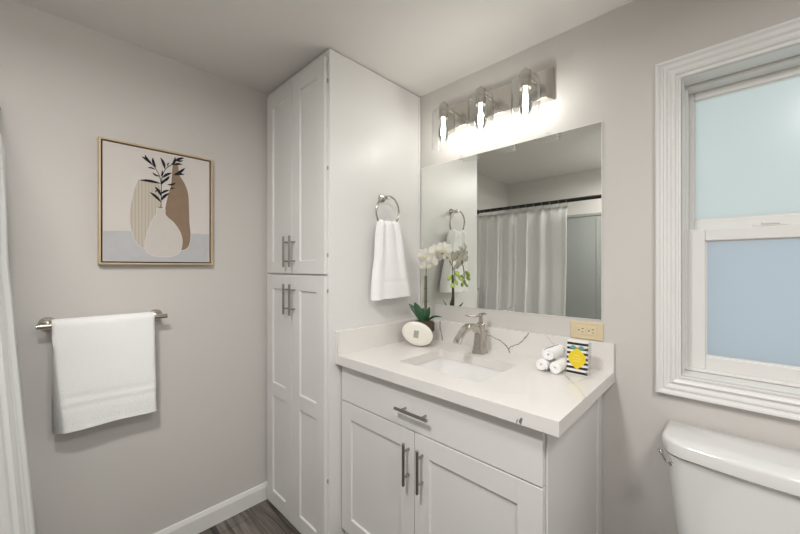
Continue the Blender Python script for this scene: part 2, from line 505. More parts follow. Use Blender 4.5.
# ------------------------------------------------------------------ countertop with splashes, sink
def rrect(x0, x1, y0, y1, r, n=6):
    out = []
    for cx, cy, a in ((x1-r,y1-r,0),(x0+r,y1-r,pi/2),(x0+r,y0+r,pi),(x1-r,y0+r,3*pi/2)):
        for k in range(n+1):
            t = a + (pi/2)*k/n
            out.append((cx + r*cos(t), cy + r*sin(t)))
    return out
top = thing('countertop', (-0.8, 1.2, ZC-0.04), 'white quartz vanity top with grey veins and low splashes', 'countertop')
SX0, SX1, SY0, SY1 = -1.003, -0.616, 1.034, 1.326
hole = rrect(SX0, SX1, SY0, SY1, 0.018)
b = MB()
outer = [(XC,YW-0.001),(XS+0.002,YW-0.001),(XS+0.002,YC),(XC,YC)]
for z in (ZC, ZC-0.040):
    vo = [b.bm.verts.new((x,y,z)) for x,y in outer]; vi = [b.bm.verts.new((x,y,z)) for x,y in hole]
    es = [b.bm.edges.new((vo[i], vo[(i+1)%4])) for i in range(4)] + [b.bm.edges.new((vi[i], vi[(i+1)%len(vi)])) for i in range(len(vi))]
    bmesh.ops.triangle_fill(b.bm, edges=es, use_beauty=True)
    if z == ZC: t_o, t_i = vo, vi
for a, c in ((t_o, vo), (t_i, vi)):
    for i in range(len(a)):
        j = (i+1) % len(a); b.face([a[i], a[j], c[j], c[i]])
b.mi = 1
b.strip([(-0.412,YC,0.892),(-0.417,YC,0.880),(-0.415,YC,0.8735)], (0,-1,0), [0.006,0.009,0.004])
b.strip([(-0.424,YC,0.886),(-0.428,YC,0.8735)], (0,-1,0), [0.002,0.004])
b.mi = 2
b.strip([(-0.462,1.356,ZC),(-0.440,1.33,ZC),(-0.418,1.300,ZC),(-0.400,1.27,ZC),(-0.385,1.251,ZC),(-0.360,1.22,ZC),(-0.347,1.196,ZC),(-0.315,1.136,ZC)], (0,0,1), [.004,.003,.005,.002,.003,.0016,.002,.0025])
b.strip([(-0.385,1.251,ZC),(-0.380,1.275,ZC),(-0.374,1.30,ZC),(-0.366,1.34,ZC),(-0.352,1.378,ZC)], (0,0,1), [.002,.0018,.003,.004,.002])
b.strip([(-0.315,1.136,ZC),(-0.3135,1.10,ZC)], (0,0,1), .002)
b.strip([(XC,1.136,ZC-0.002),(XC,1.128,0.893),(XC,1.133,0.8735)], (1,0,0), .0018)
for q in (((-0.56,0.98),(-0.50,1.02),(-0.47,1.05)), ((-1.20,1.00),(-1.15,1.06),(-1.12,1.08),(-1.05,1.18))):
    b.strip([(x,y,ZC) for x,y in q], (0,0,1), .0012)
b.build('slab', [M['quartz'], M['vein'], M['faint_vein']], top)
b = MB(); b.box(XS+0.022, XC, YW-0.020, YW-0.001, ZC, 1.018)
b.mi = 1
Y = YW-0.020
def wob(pts, amp=0.0025, n=4):
    out = catmull(pts, n)
    return [p + Vector((random.uniform(-amp,amp), 0, random.uniform(-amp,amp))) for p in out]
p = wob([(-1.127,Y,1.016),(-1.125,Y,0.978),(-1.117,Y,0.952),(-1.112,Y,0.913)], 0.0015)
b.strip(p, (0,-1,0), [random.uniform(.004,.009) for _ in p])
p = wob([(-0.861,Y,0.979),(-0.828,Y,0.977),(-0.792,Y,0.968),(-0.761,Y,0.953),(-0.732,Y,0.930)])
b.strip(p, (0,-1,0), [0.0015+0.005*i/len(p)*random.uniform(.6,1.2) for i in range(len(p))])
p = wob([(-0.732,Y,0.930),(-0.717,Y,0.946),(-0.679,Y,0.965),(-0.651,Y,1.000),(-0.638,Y,1.016)])
b.strip(p, (0,-1,0), [random.uniform(.003,.0065) for _ in p])
b.strip([(-0.734,Y,0.932),(-0.731,Y,0.922),(-0.727,Y,0.913)], (0,-1,0), [.006,.005,.004])
b.mi = 2
p = wob([(-0.56,Y,1.01),(-0.53,Y,0.98),(-0.51,Y,0.94),(-0.46,Y,0.915)])
b.strip(p, (0,-1,0), .0015)
b.build('backsplash', [M['quartz'], M['vein'], M['faint_vein']], top)
b = MB(); b.box(XS+0.001, XS+0.022, YC+0.001, YW-0.001, ZC, 1.018)
b.build('side_splash', M['quartz'], top, bevel=0.001)

sink = thing('sink', (-0.81, 1.18, ZC-0.18), 'white rectangular undermount sink set in the quartz top', 'sink')
b = MB()
rings = []
for e, z in ((0.016, ZC-0.0405), (0.004, ZC-0.0405), (0.001, ZC-0.043), (-0.006, ZC-0.10), (-0.016, ZC-0.145), (-0.045, ZC-0.163), (-0.12, ZC-0.168)):
    q = rrect(SX0-e, SX1+e, SY0-e, SY1+e, max(0.02+0.0*e, 0.02) if e > -0.02 else 0.03)
    rings.append([(x,y,z) for x,y in q])
b.loft(rings, cap=False)
b.face([b.bm.verts.new(p) for p in rings[-1]])
bmesh.ops.remove_doubles(b.bm, verts=b.bm.verts, dist=1e-6)
b.build('basin', M['porcelain'], sink, smooth=50)
b = MB(); b.lathe([(0.0001,0.002),(0.016,0.002),(0.018,0.004),(0.023,0.004),(0.026,0.0)], (-0.81,1.20,ZC-0.168), 28)
b.build('drain', M['nickel'], sink, smooth=40)

# ------------------------------------------------------------------ faucet
FX, FY = -0.828, 1.392
fau = thing('faucet', (FX, FY, ZC), 'brushed nickel single-handle faucet behind the sink', 'faucet')
def oct_ring(cx, cy, z, hx, hy, ch=0.32):
    c1, c2 = hx*ch, hy*ch
    return [(cx-hx+c1,cy-hy,z),(cx+hx-c1,cy-hy,z),(cx+hx,cy-hy+c2,z),(cx+hx,cy+hy-c2,z),(cx+hx-c1,cy+hy,z),(cx-hx+c1,cy+hy,z),(cx-hx,cy+hy-c2,z),(cx-hx,cy-hy+c2,z)]
b = MB()
b.loft([oct_ring(FX,FY,z,hx,hy) for z,hx,hy in ((ZC+0.0005,.030,.032),(ZC+.006,.030,.032),(ZC+.009,.028,.030),(ZC+.04,.0235,.026),(ZC+.085,.020,.023),(ZC+.120,.0185,.022),(ZC+.131,.0185,.022),(ZC+.135,.016,.019))])
b.build('body', M['nickel'], fau, bevel=0.0015)
b = MB()
path = catmull([(FX,FY-0.006,1.008),(FX,FY-0.045,1.034),(FX,FY-0.085,1.045),(FX,FY-0.125,1.037),(FX,FY-0.163,1.012),(FX,FY-0.188,0.986)], 5)
rings = []
n = len(path)
for i, p in enumerate(path):
    t = (path[min(i+1,n-1)] - path[max(i-1,0)]).normalized()
    nn = Vector((1,0,0)).cross(t).normalized()
    f = i/(n-1)
    th = 0.013*(1-f)**0.8 + 0.0055
    wd = 0.0145 + 0.003*f
    rings.append([p + Vector((sx*wd,0,0)) + nn*sy*th*0.9 for sx, sy in ((-.8,-1),(.8,-1),(1,-.6),(1,.6),(.8,1),(-.8,1),(-1,.6),(-1,-.6))])
b.loft(rings)
b.build('spout', M['nickel'], fau, smooth=35)
b = MB()
b.lathe([(0.015,0),(0.015,0.004),(0.0105,0.008),(0.0085,0.028),(0.010,0.041)], (FX,FY+0.008,ZC+0.134), 20)
pp = catmull([(FX,FY+0.040,1.086),(FX,FY+0.015,1.088),(FX,FY-0.03,1.085),(FX,FY-0.075,1.089),(FX,FY-0.112,1.094)], 5)
rings = []
for i, p in enumerate(pp):
    f = i/(len(pp)-1); wd = 0.010*(1-0.45*f) + 0.002; th = 0.0055 - 0.003*f
    rings.append([p + Vector((sx*wd,0,sz*th)) for sx, sz in ((-.7,-1),(.7,-1),(1,0),(.7,1),(-.7,1),(-1,0))])
b.loft(rings)
b.build('handle', M['nickel'], fau, smooth=40)
b = MB(); b.tube([(FX,FY+0.040,ZC+0.03),(FX,FY+0.055,ZC+0.05),(FX,FY+0.058,ZC+0.085)], 0.0028, 10); b.lathe([(0.003,0),(0.006,0.004),(0.006,0.010),(0.002,0.013)], (FX,FY+0.058,ZC+0.085), 14)
b.tube([(FX,FY+0.02,ZC+0.03),(FX,FY+0.042,ZC+0.03)], 0.003, 8)
b.build('drain_rod', M['nickel'], fau, smooth=40)

# ------------------------------------------------------------------ mirror
mr = thing('mirror', (-0.82, YW, 1.10), 'large frameless wall mirror above the vanity', 'mirror')
MX0, MX1, MZ0, MZ1 = XS+0.010, -0.357, 1.1005, 1.8725
b = MB(); b.box(MX0, MX1, YW-0.003, YW-0.0005, MZ0, MZ1)
b.build('mirror_glass', [M['mirror']], mr)
b = MB()
picture_frame_loft(b, MX0, MX1, MZ0, MZ1, [(0.0004,0.001),(0.0004,0.0034),(-0.0016,0.0034),(-0.0016,0.0028)], lambda y: YW-y)
b.build('ground_edge', M['trim'], mr)
for x in (-0.56, -1.0):
    b = MB(); b.box(x-0.008, x+0.008, YW-0.010, YW-0.0005, MZ1-0.008, MZ1+0.010)
    b.build('clip', M['glass'], mr, bevel=0.001)

# ------------------------------------------------------------------ vanity light
vl = thing('vanity_light', (-0.822, YW, 2.085), 'three-lamp brushed nickel vanity light with clear glass shades above the mirror', 'light')
PX0, PX1, PZ0, PZ1 = -1.108, -0.536, 2.016, 2.150
b = MB()
def prect(e, y): return [(PX0+e,y,PZ0+e*0.3),(PX1-e,y,PZ0+e*0.3),(PX1-e,y,PZ1-e*0.3),(PX0+e,y,PZ1-e*0.3)]
b.loft([prect(0,YW-0.001), prect(0,YW-0.012), prect(0.022,YW-0.032)])
b.build('back_plate', M['plate_nickel'], vl, bevel=0.0015)
LY = 1.384
for x in (-1.030, -0.820, -0.610):
    b = MB(); b.tube([(x,YW-0.031,2.105),(x,LY+0.018,2.105)], 0.0065, 14)
    b.build('arm', M['nickel'], vl, smooth=40)
    b = MB(); b.lathe([(0.0235,2.046),(0.0235,2.112),(0.022,2.116),(0.0085,2.118),(0.0085,2.128),(0.005,2.132)], (x,LY,0), 28)
    b.build('socket', M['nickel'], vl, smooth=40)
    b = MB()
    prof = [(0.0245,2.094),(0.040,2.092),(0.050,2.086),(0.0555,2.076),(0.0575,2.062),(0.0575,1.908),(0.0587,1.905),(0.0587,1.9035),(0.0560,1.9035),(0.0555,1.908),(0.0555,2.061),(0.0535,2.074),(0.0485,2.083),(0.039,2.089),(0.0245,2.091)]
    b.lathe(prof, (x,LY,0), 48, cap=False)
    b.build('glass_shade', M['glass'], vl, smooth=35)
    b = MB(); b.lathe([(0.0005,1.936),(0.011,1.938),(0.019,1.945),(0.0245,1.957),(0.0265,1.972),(0.0245,1.992),(0.019,2.012),(0.014,2.030),(0.0125,2.0455)], (x,LY,0), 28, cap=False)
    bb = b.build('bulb', M['glass'], vl, smooth=60)
    b = MB(); b.lathe([(0.001,1.952),(0.0075,1.956),(0.0105,1.970),(0.0105,1.995),(0.008,2.020),(0.006,2.044)], (x,LY,0), 20)
    b.build('filament', M['bulb'], bb, smooth=60)

# ------------------------------------------------------------------ outlet
ou = thing('outlet', (-0.411, YW, 1.055), 'almond two-gang-style duplex outlet on the wall beneath the mirror', 'outlet')
ou['label'] = 'almond horizontal duplex outlet on the wall just below the mirror'
b = MB(); b.box(-0.471, -0.351, YW-0.006, YW-0.0005, 1.0195, 1.0895)
b.build('cover_plate', M['almond'], ou, bevel=0.003)
for x0 in (-0.4465, -0.4095):
    b = MB(); b.box(x0, x0+0.034, YW-0.0085, YW-0.0055, 1.037, 1.072)
    rc = b.build('receptacle', M['almond_light'], ou, bevel=0.0012)
    for dx, dz, w_, h_ in ((0.008,0.0175,0.0045,0.0052),(0.022,0.024,0.008,0.0024),(0.022,0.011,0.0068,0.0024)):
        b = MB(); b.box(x0+dx-w_/2, x0+dx+w_/2, YW-0.0088, YW-0.0080, 1.037+dz-h_/2, 1.037+dz+h_/2)
        b.build('slot', M['hole'], rc)
for x in (-0.4625, -0.3605):
    b = MB(); b.lathe([(0.003,0),(0.003,0.0008),(0.001,0.0012)], (x,YW-0.006,1.0545), 12, axis=(0,-1,0))
    b.build('screw', M['nickel'] if False else M['almond_light'], ou)

# ------------------------------------------------------------------ framed print on the left wall
pf = thing('framed_print', (XL, 0.37, 1.58), 'framed print of three vases with a dark sprig on the left wall', 'picture')
b = MB()
rings = []
y0, y1, z0, z1 = 0.157, 0.587, 1.318, 1.843
def frame_x(mb, y0, y1, z0, z1, prof):
    prof = prof + [prof[0]]
    ring_loft(mb, [[(XL+x, cy+sy*d, cz+sz*d) for d, x in prof] for cy, cz, sy, sz in ((y0,z0,1,1),(y1,z0,-1,1),(y1,z1,-1,-1),(y0,z1,1,-1))])
frame_x(b, y0, y1, z0, z1, [(0,0.001),(0,0.034),(0.0075,0.034),(0.0075,0.006),(0.02,0.006),(0.02,0.001)])
b.build('frame', M['frame_gold'], pf, bevel=0.0008)
b = MB(); b.box(XL+0.007, XL+0.010, y0+0.007, y1-0.007, z0+0.007, z1-0.007)
b.build('backing', M['dark'], pf)
cy0, cy1, cz0, cz1 = y0+0.0135, y1-0.0135, z0+0.013, z1-0.013
XA = XL+0.027
b = MB(); b.box(XL+0.010, XA, cy0, cy1, cz0, cz1)
def art(pts, k, mi, smooth=True):
    b.mi = mi
    P = [Vector((XA + 0.00025*k, y, z)) for y, z in pts]
    if smooth:
        Q = catmull(P + [P[0]], 4)[:-1]
    else: Q = P
    vs = [b.bm.verts.new(p) for p in Q]
    es = [b.bm.edges.new((vs[i], vs[(i+1)%len(vs)])) for i in range(len(vs))]
    r = bmesh.ops.triangle_fill(b.bm, edges=es, use_beauty=True)
    for g in r['geom']:
        if isinstance(g, bmesh.types.BMFace): g.material_index = mi
TA = [(cy0+.001,1.456),(0.25,1.462),(0.35,1.459),(0.45,1.466),(cy1-.001,1.470),(cy1-.001,cz0+.001),(cy0+.001,cz0+.001)]
art(TA, 1, 1, False)
LV = [(0.288,1.690),(0.330,1.689),(0.363,1.690),(0.374,1.60),(0.372,1.50),(0.352,1.389),(0.312,1.388),(0.284,1.411),(0.266,1.459),(0.258,1.520),(0.263,1.579),(0.275,1.645)]
art(LV, 2, 2)
BV = [(0.416,1.783),(0.440,1.784),(0.444,1.743),(0.467,1.703),(0.482,1.652),(0.486,1.562),(0.487,1.520),(0.492,1.458),(0.484,1.408),(0.464,1.388),(0.445,1.392),(0.430,1.44),(0.410,1.50),(0.384,1.540),(0.387,1.577),(0.398,1.639),(0.409,1.684),(0.413,1.737)]
art(BV, 3, 3)
WV = [(0.356,1.572),(0.372,1.570),(0.387,1.573),(0.388,1.549),(0.398,1.535),(0.422,1.512),(0.446,1.473),(0.456,1.429),(0.446,1.378),(0.414,1.357),(0.349,1.356),(0.318,1.378),(0.312,1.409),(0.322,1.463),(0.338,1.515),(0.353,1.543)]
art(WV, 4, 4)
b.mi = 5
for V, k in ((LV,0.00085),(BV,0.0009),(WV,0.0013)):
    Q = catmull([(XA+k,y,z) for y,z in V + [V[0]]], 4)
    b.strip(Q, (1,0,0), 0.0022 if V is not LV else 0.0016, 0)
b.mi = 6
XB = XA + 0.0018
for P in ([(0.371,1.577),(0.373,1.635),(0.371,1.694),(0.36,1.735),(0.336,1.77),(0.312,1.792)], [(0.372,1.635),(0.375,1.712),(0.389,1.756),(0.411,1.78),(0.427,1.809)], [(0.364,1.577),(0.371,1.579),(0.378,1.577)]):
    b.strip(catmull([(XB,y,z) for y,z in P], 4), (1,0,0), 0.0026, 0)
LEAVES = [(0.372,1.601,0.329,1.641),(0.372,1.609,0.405,1.649),(0.371,1.63,0.348,1.669),(0.372,1.639,0.405,1.662),(0.371,1.686,0.292,1.688),(0.372,1.682,0.399,1.712),(0.374,1.695,0.405,1.728),(0.367,1.719,0.339,1.731),(0.371,1.72,0.375,1.748),(0.378,1.714,0.414,1.743),(0.349,1.745,0.322,1.748),(0.353,1.755,0.341,1.798),(0.339,1.764,0.3,1.793),(0.336,1.77,0.312,1.804),(0.386,1.756,0.369,1.805),(0.399,1.769,0.404,1.789),(0.414,1.78,0.427,1.82),(0.425,1.799,0.465,1.824),(0.429,1.805,0.46,1.812),(0.418,1.781,0.457,1.791),(0.422,1.737,0.467,1.778),(0.422,1.735,0.465,1.745),(0.396,1.686,0.429,1.7),(0.405,1.664,0.427,1.674),(0.371,1.656,0.349,1.644)]
for i, (a, c, d, e) in enumerate(LEAVES):
    P0, P1 = Vector((XB+0.0002*(i%3), a, c)), Vector((XB+0.0002*(i%3), d, e))
    ax = P1 - P0
    pr = Vector((1,0,0)).cross(ax).normalized()
    wl = min(0.0062, ax.length*0.13)
    mid = [P0 + ax*f + pr*sin(pi*f)*0.004*(1 if i%2 else -1) for f in (0,.2,.45,.7,.88,1)]
    b.strip(mid, (1,0,0), [0.001, wl*1.3, wl*1.9, wl*1.6, wl*0.8, 0.0004], 0)
b.build('canvas', [M['canvas'], M['art_table'], M['art_stripe'], M['art_brown'], M['art_white'], M['art_line'], M['art_leaf']], pf)

# ------------------------------------------------------------------ towel bar and bath towel
BX, BZ = XL+0.072, 1.088
tb = thing('towel_bar', (XL, 0.18, BZ), 'brushed nickel towel bar mounted on the left wall', 'towel bar')
b = MB(); b.tube([(BX,-0.018,BZ),(BX,0.386,BZ)], 0.0095, 18)
b.build('bar', M['nickel'], tb, smooth=40)
for y in (0.012, 0.356):
    b = MB(); b.lathe([(0.0265,0.0005),(0.0265,0.006),(0.024,0.009),(0.010,0.010),(0.0085,0.014),(0.0085,0.066)], (XL,y,BZ), 28, axis=(1,0,0))
    b.build('post', M['nickel'], tb, smooth=40)

def bath_towel():
    ny, = (36,)
    yA, yB = 0.022, 0.336
    # inverted-U profile of a thick folded towel: outer line then inner line back
    zt, zf, zb = BZ+0.024, 0.684, 0.80
    out = []
    nz = 40
    for i in range(nz+1):
        out.append(('f', i/nz))
    m = MB()
    r_in, r_out = 0.0105, 0.024
    cols = []
    def prof(yf):
        P = []
        for i in range(nz+1):                       # outer front, bottom to top
            f = i/nz; P.append((BX + r_out + 0.004*(1-f), zf + (BZ-zf)*f, 'f', f))
        for k in range(1, 8):
            a = pi*k/8; P.append((BX + r_out*cos(a), BZ + r_out*sin(a), 't', 1))
        for i in range(nz+1):                       # outer back, top to bottom
            f = 1-i/nz; P.append((BX - r_out - 0.006*(1-f)*0, zb + (BZ-zb)*f, 'b', f))
        for i in range(nz+1):
            f = i/nz; P.append((BX - r_in, zb + 0.002 + (BZ-zb)*f - 0.002*f, 'i', f))
        for k in range(1, 6):
            a = pi - pi*k/6; P.append((BX + r_in*cos(a), BZ + r_in*sin(a), 't', 1))
        for i in range(nz+1):
            f = 1-i/nz; P.append((BX + r_in, zf + 0.004 + (BZ-zf-0.004)*f, 'i', f))
        return P
    rings = []
    for j in range(ny+1):
        g = j/ny
        y = yA + (yB-yA)*g
        R = []
        edge = max(0, 1-min(g, 1-g)/0.04)
        for x, z, k, f in prof(g):
            yy = y
            dx = 0
            if k == 'f':
                nn = noise.noise(Vector((y*9, z*7, 0)))*0.004*(1-f*0.7)
                dx = nn - edge*edge*0.006
                for zb0, hw, am in ((0.805,0.010,-0.0028),(0.771,0.008,-0.0026),(0.788,0.006,0.0018),(0.700,0.006,-0.001)):
                    dx += am*math.exp(-((z-zb0-0.01*noise.noise(Vector((y*6,0,3))))/hw)**2)
                # sides: slight slant, lower part swings in a little
                yy = y + (0.030*(1-f)**1.2)*(1-g) + 0.006*(1-f)*g + 0.004*noise.noise(Vector((0, z*14, g*2)))*(1 if g < .5 else .6)*edge
                z2 = z + (1-f)*(0.006*noise.noise(Vector((y*8,2,0))))
            else:
                z2 = z
                if k == 'b':
                    yy = y + 0.030*(1-g)*(1-f*0.35)
            R.append((x+dx, yy, z2))
        rings.append(R)
    m.loft(rings)
    o = m.build('bath_towel', M['towel'], None, smooth=70)
    # second fold showing along the near edge, behind the front layer
    return o
bt = bath_towel()
tag(bt, 'white terry bath towel folded over the bar on the left wall', 'towel')
# ------------------------------------------------------------------ towel ring and hand towel on the tall cabinet's side
RY, RZ, RR = 1.197, 1.583, 0.078
tr = thing('towel_ring', (XS, RY, 1.655), 'brushed nickel towel ring on the side of the tall cabinet', 'towel ring')
b = MB(); b.lathe([(0.022,0.0005),(0.022,0.005),(0.019,0.010),(0.010,0.013),(0.009,0.045),(0.012,0.050),(0.010,0.056)], (XS,RY,RZ+RR-0.004), 24, axis=(1,0,0))
b.build('post', M['nickel'], tr, smooth=40)
b = MB(); b.torus((XS+0.048,RY,RZ), RR, 0.0048, (0,1,0), (0.10,0,1), 56, 12)
b.build('ring', M['nickel'], tr, smooth=60)

def hand_towel():
    m = MB()
    n = 64
    zt, zbm = RZ-RR+0.036, 1.157
    rings = []
    N = 44
    for i in range(N+1):
        f = i/N
        z = zt + (zbm-zt)*f
        e = min(1, f*1.6)
        hw = 0.068 + (0.136-0.068)*(0.35*e + 0.65*f)
        hw += 0.004*sin(f*9)
        yc = RY + 0.004 + 0.028*f
        th = 0.022 + 0.004*f
        if f < 0.06:
            q = math.sqrt(max(0.0, 1-((0.06-f)/0.06)**2))*0.9+0.1
            hw *= 0.85+0.15*q; th *= q
        R = []
        for k in range(n):
            a = 2*pi*k/n
            ca, sa = cos(a), sin(a)
            s_ = (abs(ca)**0.5)*(1 if ca >= 0 else -1)
            y = hw*s_
            x = th*(abs(sa)**0.75)*(1 if sa >= 0 else -1)
            u = y/hw
            fold = 0.010*(1-f*0.65)*cos(u*8.5+0.6) + 0.004*noise.noise(Vector((u*2.5, z*6, 1)))
            if 0.78 < f < 0.80 : fold -= 0.0025
            if sa < 0: fold *= 0.4
            zz = z - 0.010*f*(1-u)*0.5 + (0.006*f*noise.noise(Vector((u*3,5,0))))
            R.append((XS + 0.046 + x + fold, yc + y, zz))
        rings.append(R)
    m.loft(rings)
    return m.build('hand_towel', M['towel'], None, smooth=70)
tag(hand_towel(), 'white hand towel hanging through the ring on the tall cabinet side', 'towel')

# ------------------------------------------------------------------ orchid
PXc, PYc = -1.150, 1.375
orc = thing('potted_orchid', (PXc, PYc, ZC), 'white potted orchid with green buds in the counter corner', 'plant')
b = MB(); b.lathe([(0.036,0.0005),(0.040,0.004),(0.049,0.05),(0.051,0.060),(0.052,0.064),(0.046,0.064),(0.045,0.056),(0.001,0.055)], (PXc,PYc,ZC), 32)
b.build('pot', M['pot'], orc, smooth=40)
b = MB()
rings = []
for r, z in ((0.047,0.064),(0.0545,0.066),(0.0575,0.105),(0.050,0.112),(0.03,0.114),(0.001,0.115)):
    rings.append([(PXc + (r+0.003*noise.noise(Vector((cos(a)*3,sin(a)*3,z*40))))*cos(a), PYc + r*sin(a), ZC + z + 0.004*noise.noise(Vector((cos(a)*4*r*20,sin(a)*4,7)))*(z>0.1)) for a in [2*pi*k/32 for k in range(32)]])
b.loft(rings)
b.build('bark_top', M['bark'], orc, smooth=60)
def leaf_part(base, tip, wid, lift, roll=0.0):
    base, tip = Vector(base), Vector(tip)
    ax = tip - base
    mid = base + ax*0.5 + Vector((0,0,lift))
    pts = catmull([base, mid, tip], 8)
    rings = []
    view = Vector((0.62,-0.78,0.1))
    for i, p in enumerate(pts):
        f = i/(len(pts)-1)
        t = (pts[min(i+1,len(pts)-1)] - pts[max(i-1,0)]).normalized()
        sd = t.cross(view).normalized()
        sd = (Matrix.Rotation(roll, 3, t) @ sd)
        nn = t.cross(sd)
        w_ = wid*max(0.04, (sin(pi*min(1, f*0.86+0.14))**0.75))*0.5
        rings.append([p - sd*w_ + nn*w_*0.35, p - sd*w_*0.5 + nn*w_*0.08, p - nn*0.0012, p + sd*w_*0.5 + nn*w_*0.08, p + sd*w_ + nn*w_*0.35,
                      p + sd*w_*0.5 + nn*(w_*0.08+0.0016), p + nn*0.0014, p - sd*w_*0.5 + nn*(w_*0.08+0.0016)])
    m = MB(); m.loft(rings)
    return m.build('leaf', M['leaf'], orc, smooth=60)
bz = ZC+0.112
leaf_part((PXc-0.004,PYc-0.006,bz), (-1.232,1.350,1.112), 0.030, 0.010, 0.3)
leaf_part((PXc-0.002,PYc-0.010,bz), (-1.180,1.335,1.124), 0.040, 0.006, -0.2)
leaf_part((PXc+0.002,PYc-0.004,bz), (-1.090,1.350,1.106), 0.033, -0.006, 0.1)
leaf_part((PXc+0.010,PYc+0.006,bz-0.004), (-1.035,1.380,1.058), 0.020, 0.012, 0.9)
leaf_part((PXc-0.010,PYc+0.012,bz-0.004), (-1.195,1.440,1.075), 0.040, 0.020, 0.9)
STX, STY = -1.141, 1.378
b = MB()
sp = catmull([(STX,STY,bz-0.004),(STX+0.002,STY,1.12),(STX+0.001,STY+0.002,1.22),(STX,STY+0.004,1.265),(STX+0.004,STY+0.012,1.33),(STX+0.030,STY+0.028,1.375),(STX+0.075,STY+0.050,1.375),(STX+0.105,STY+0.068,1.335),(STX+0.125,STY+0.078,1.285),(STX+0.128,STY+0.082,1.235)], 6)
b.tube(sp, [0.0075 if p.z < 1.262 and i < 20 else 0.0024 for i, p in enumerate(sp)], 10)
b.build('stem', M['stem'], orc, smooth=60)
for z in (1.13, 1.195):
    b = MB(); b.lathe([(0.0078,-0.004),(0.0098,0),(0.0080,0.005)], (STX+0.001,STY+0.001,z), 12)
    b.build('stem_node', M['stem'], orc, smooth=60)
def flower(c, facing, size, roll):
    c = Vector(c); fz = Vector(facing).normalized()
    up = Vector((0,0,1)); sx = up.cross(fz).normalized(); sy = fz.cross(sx)
    def L(x, y, z): return c + sx*x*size + sy*y*size + fz*z*size
    m = MB()
    def petal(ang, ln, wd, back):
        ang += roll
        d = Vector((sin(ang), cos(ang))); s2 = Vector((d.y, -d.x))
        rows = []
        for i in range(7):
            f = i/6
            w_ = wd*(sin(pi*min(1, 0.12+f*0.83))**0.6)*(0.35+0.65*min(1, f*2.2)) if f < 1 else wd*0.22
            cz = -back*f + 0.12*f*(1-f)
            rows.append([L(d.x*ln*f + s2.x*w_*g, d.y*ln*f + s2.y*w_*g, cz + 0.10*g*g*f) for g in (-1,-.5,0,.5,1)])
        R = [[m.bm.verts.new(p) for p in r] for r in rows]
        for a, c2 in zip(R, R[1:]):
            for i in range(4): m.face([a[i], a[i+1], c2[i+1], c2[i]])
    petal(0, 0.50, 0.17, 0.10); petal(2.2, 0.48, 0.16, 0.10); petal(-2.2, 0.48, 0.16, 0.10)
    petal(1.35, 0.55, 0.32, 0.02); petal(-1.35, 0.55, 0.32, 0.02)
    o = m.build('flower', M['petal'], orc, smooth=80, solid=0.0008)
    m = MB()
    rings = []
    for f, r in ((0,0.03),(0.3,0.07),(0.6,0.09),(0.85,0.06),(1,0.01)):
        rings.append([L(r*cos(a), -0.02-0.22*f + 0.6*r*sin(a), 0.04+0.16*sin(pi*f*0.8)+0.4*r*sin(a)) for a in [2*pi*k/8 for k in range(8)]])
    m.loft(rings)
    m.build('lip', M['lip'], o, smooth=80)
    return o
FC = Vector((0.62,-0.78,0.0))
flower((-1.147,1.378,1.368), (0.35,-0.9,0.05), 0.078, 0.2)
flower((-1.080,1.385,1.392), (0.55,-0.7,0.25), 0.070, -0.3)
flower((-1.043,1.405,1.398), (0.75,-0.6,0.0), 0.080, 0.15)
flower((-1.095,1.372,1.338), (0.75,-0.55,-0.2), 0.066, 0.5)
flower((-1.128,1.364,1.312), (0.45,-0.85,-0.35), 0.062, -0.15)
flower((-1.075,1.428,1.365), (0.3,0.8,0.1), 0.070, 0.1)
flower((-1.035,1.440,1.345), (0.7,0.5,-0.1), 0.066, 0.6)
for c, ax, s_ in (((-1.004,1.458,1.283),(0.5,-0.2,-0.6),1.1), ((-1.032,1.452,1.262),(-0.4,-0.4,-0.7),1.05), ((-1.010,1.462,1.238),(0.3,0.1,-0.9),0.85), ((-1.026,1.458,1.222),(-0.2,-0.3,-0.9),0.75), ((-1.012,1.446,1.218),(0.3,-0.5,-0.7),0.7), ((-0.992,1.464,1.256),(0.7,0.1,-0.6),0.9)):
    s_ *= 1.3
    b = MB(); b.lathe([(0.0015,-0.004),(0.006*s_,0.003*s_),(0.0082*s_,0.010*s_),(0.0065*s_,0.018*s_),(0.001,0.024*s_)], c, 14, axis=ax)
    a = Vector(ax).normalized(); c0 = Vector(c) - a*0.003
    near = min(sp, key=lambda p: (p-c0).length)
    b.tube([c0, (c0+near)/2 + Vector((0,0,0.004)), near], 0.0012, 6)
    b.build('bud', M['bud'], orc, smooth=60)

# oval plaque leaning in front of the pot
pl = thing('ceramic_disc', (-1.105, 1.296, ZC), 'cream oval ceramic disc with small grey square propped against the orchid pot', 'ornament')
FN = Vector((0.47,-0.88,0.12)).normalized()
SXv = Vector((0,0,1)).cross(FN).normalized(); SYv = FN.cross(SXv)
OC = Vector((-1.114, 1.3060, ZC+0.0625)) + FN*0.010 - SXv*0.0135
tl = radians(-16)
def ov(a, ra, rb, d):
    x, y = ra*cos(a), rb*sin(a)
    x, y = x*cos(tl)-y*sin(tl), x*sin(tl)+y*cos(tl)
    return OC + SXv*x + SYv*y + FN*d
def oval(name, prof, m, bulge=None):
    mb = MB(); mb.loft([[ov(2*pi*k/56, ra, rb, d) for k in range(56)] for ra, rb, d in prof])
    return mb.build(name, m, pl, smooth=40)
oval('disc_back', [(0.066,0.044,-0.022),(0.075,0.052,-0.018),(0.0805,0.0570,-0.008),(0.0805,0.0570,-0.001)], M['ceramic_edge'])
oval('disc_face', [(0.0798,0.0563,-0.002),(0.0802,0.0567,0.001),(0.077,0.0535,0.004),(0.056,0.039,0.0065),(0.03,0.022,0.0075),(0.0005,0.0005,0.0078)], M['ceramic'])
mb = MB()
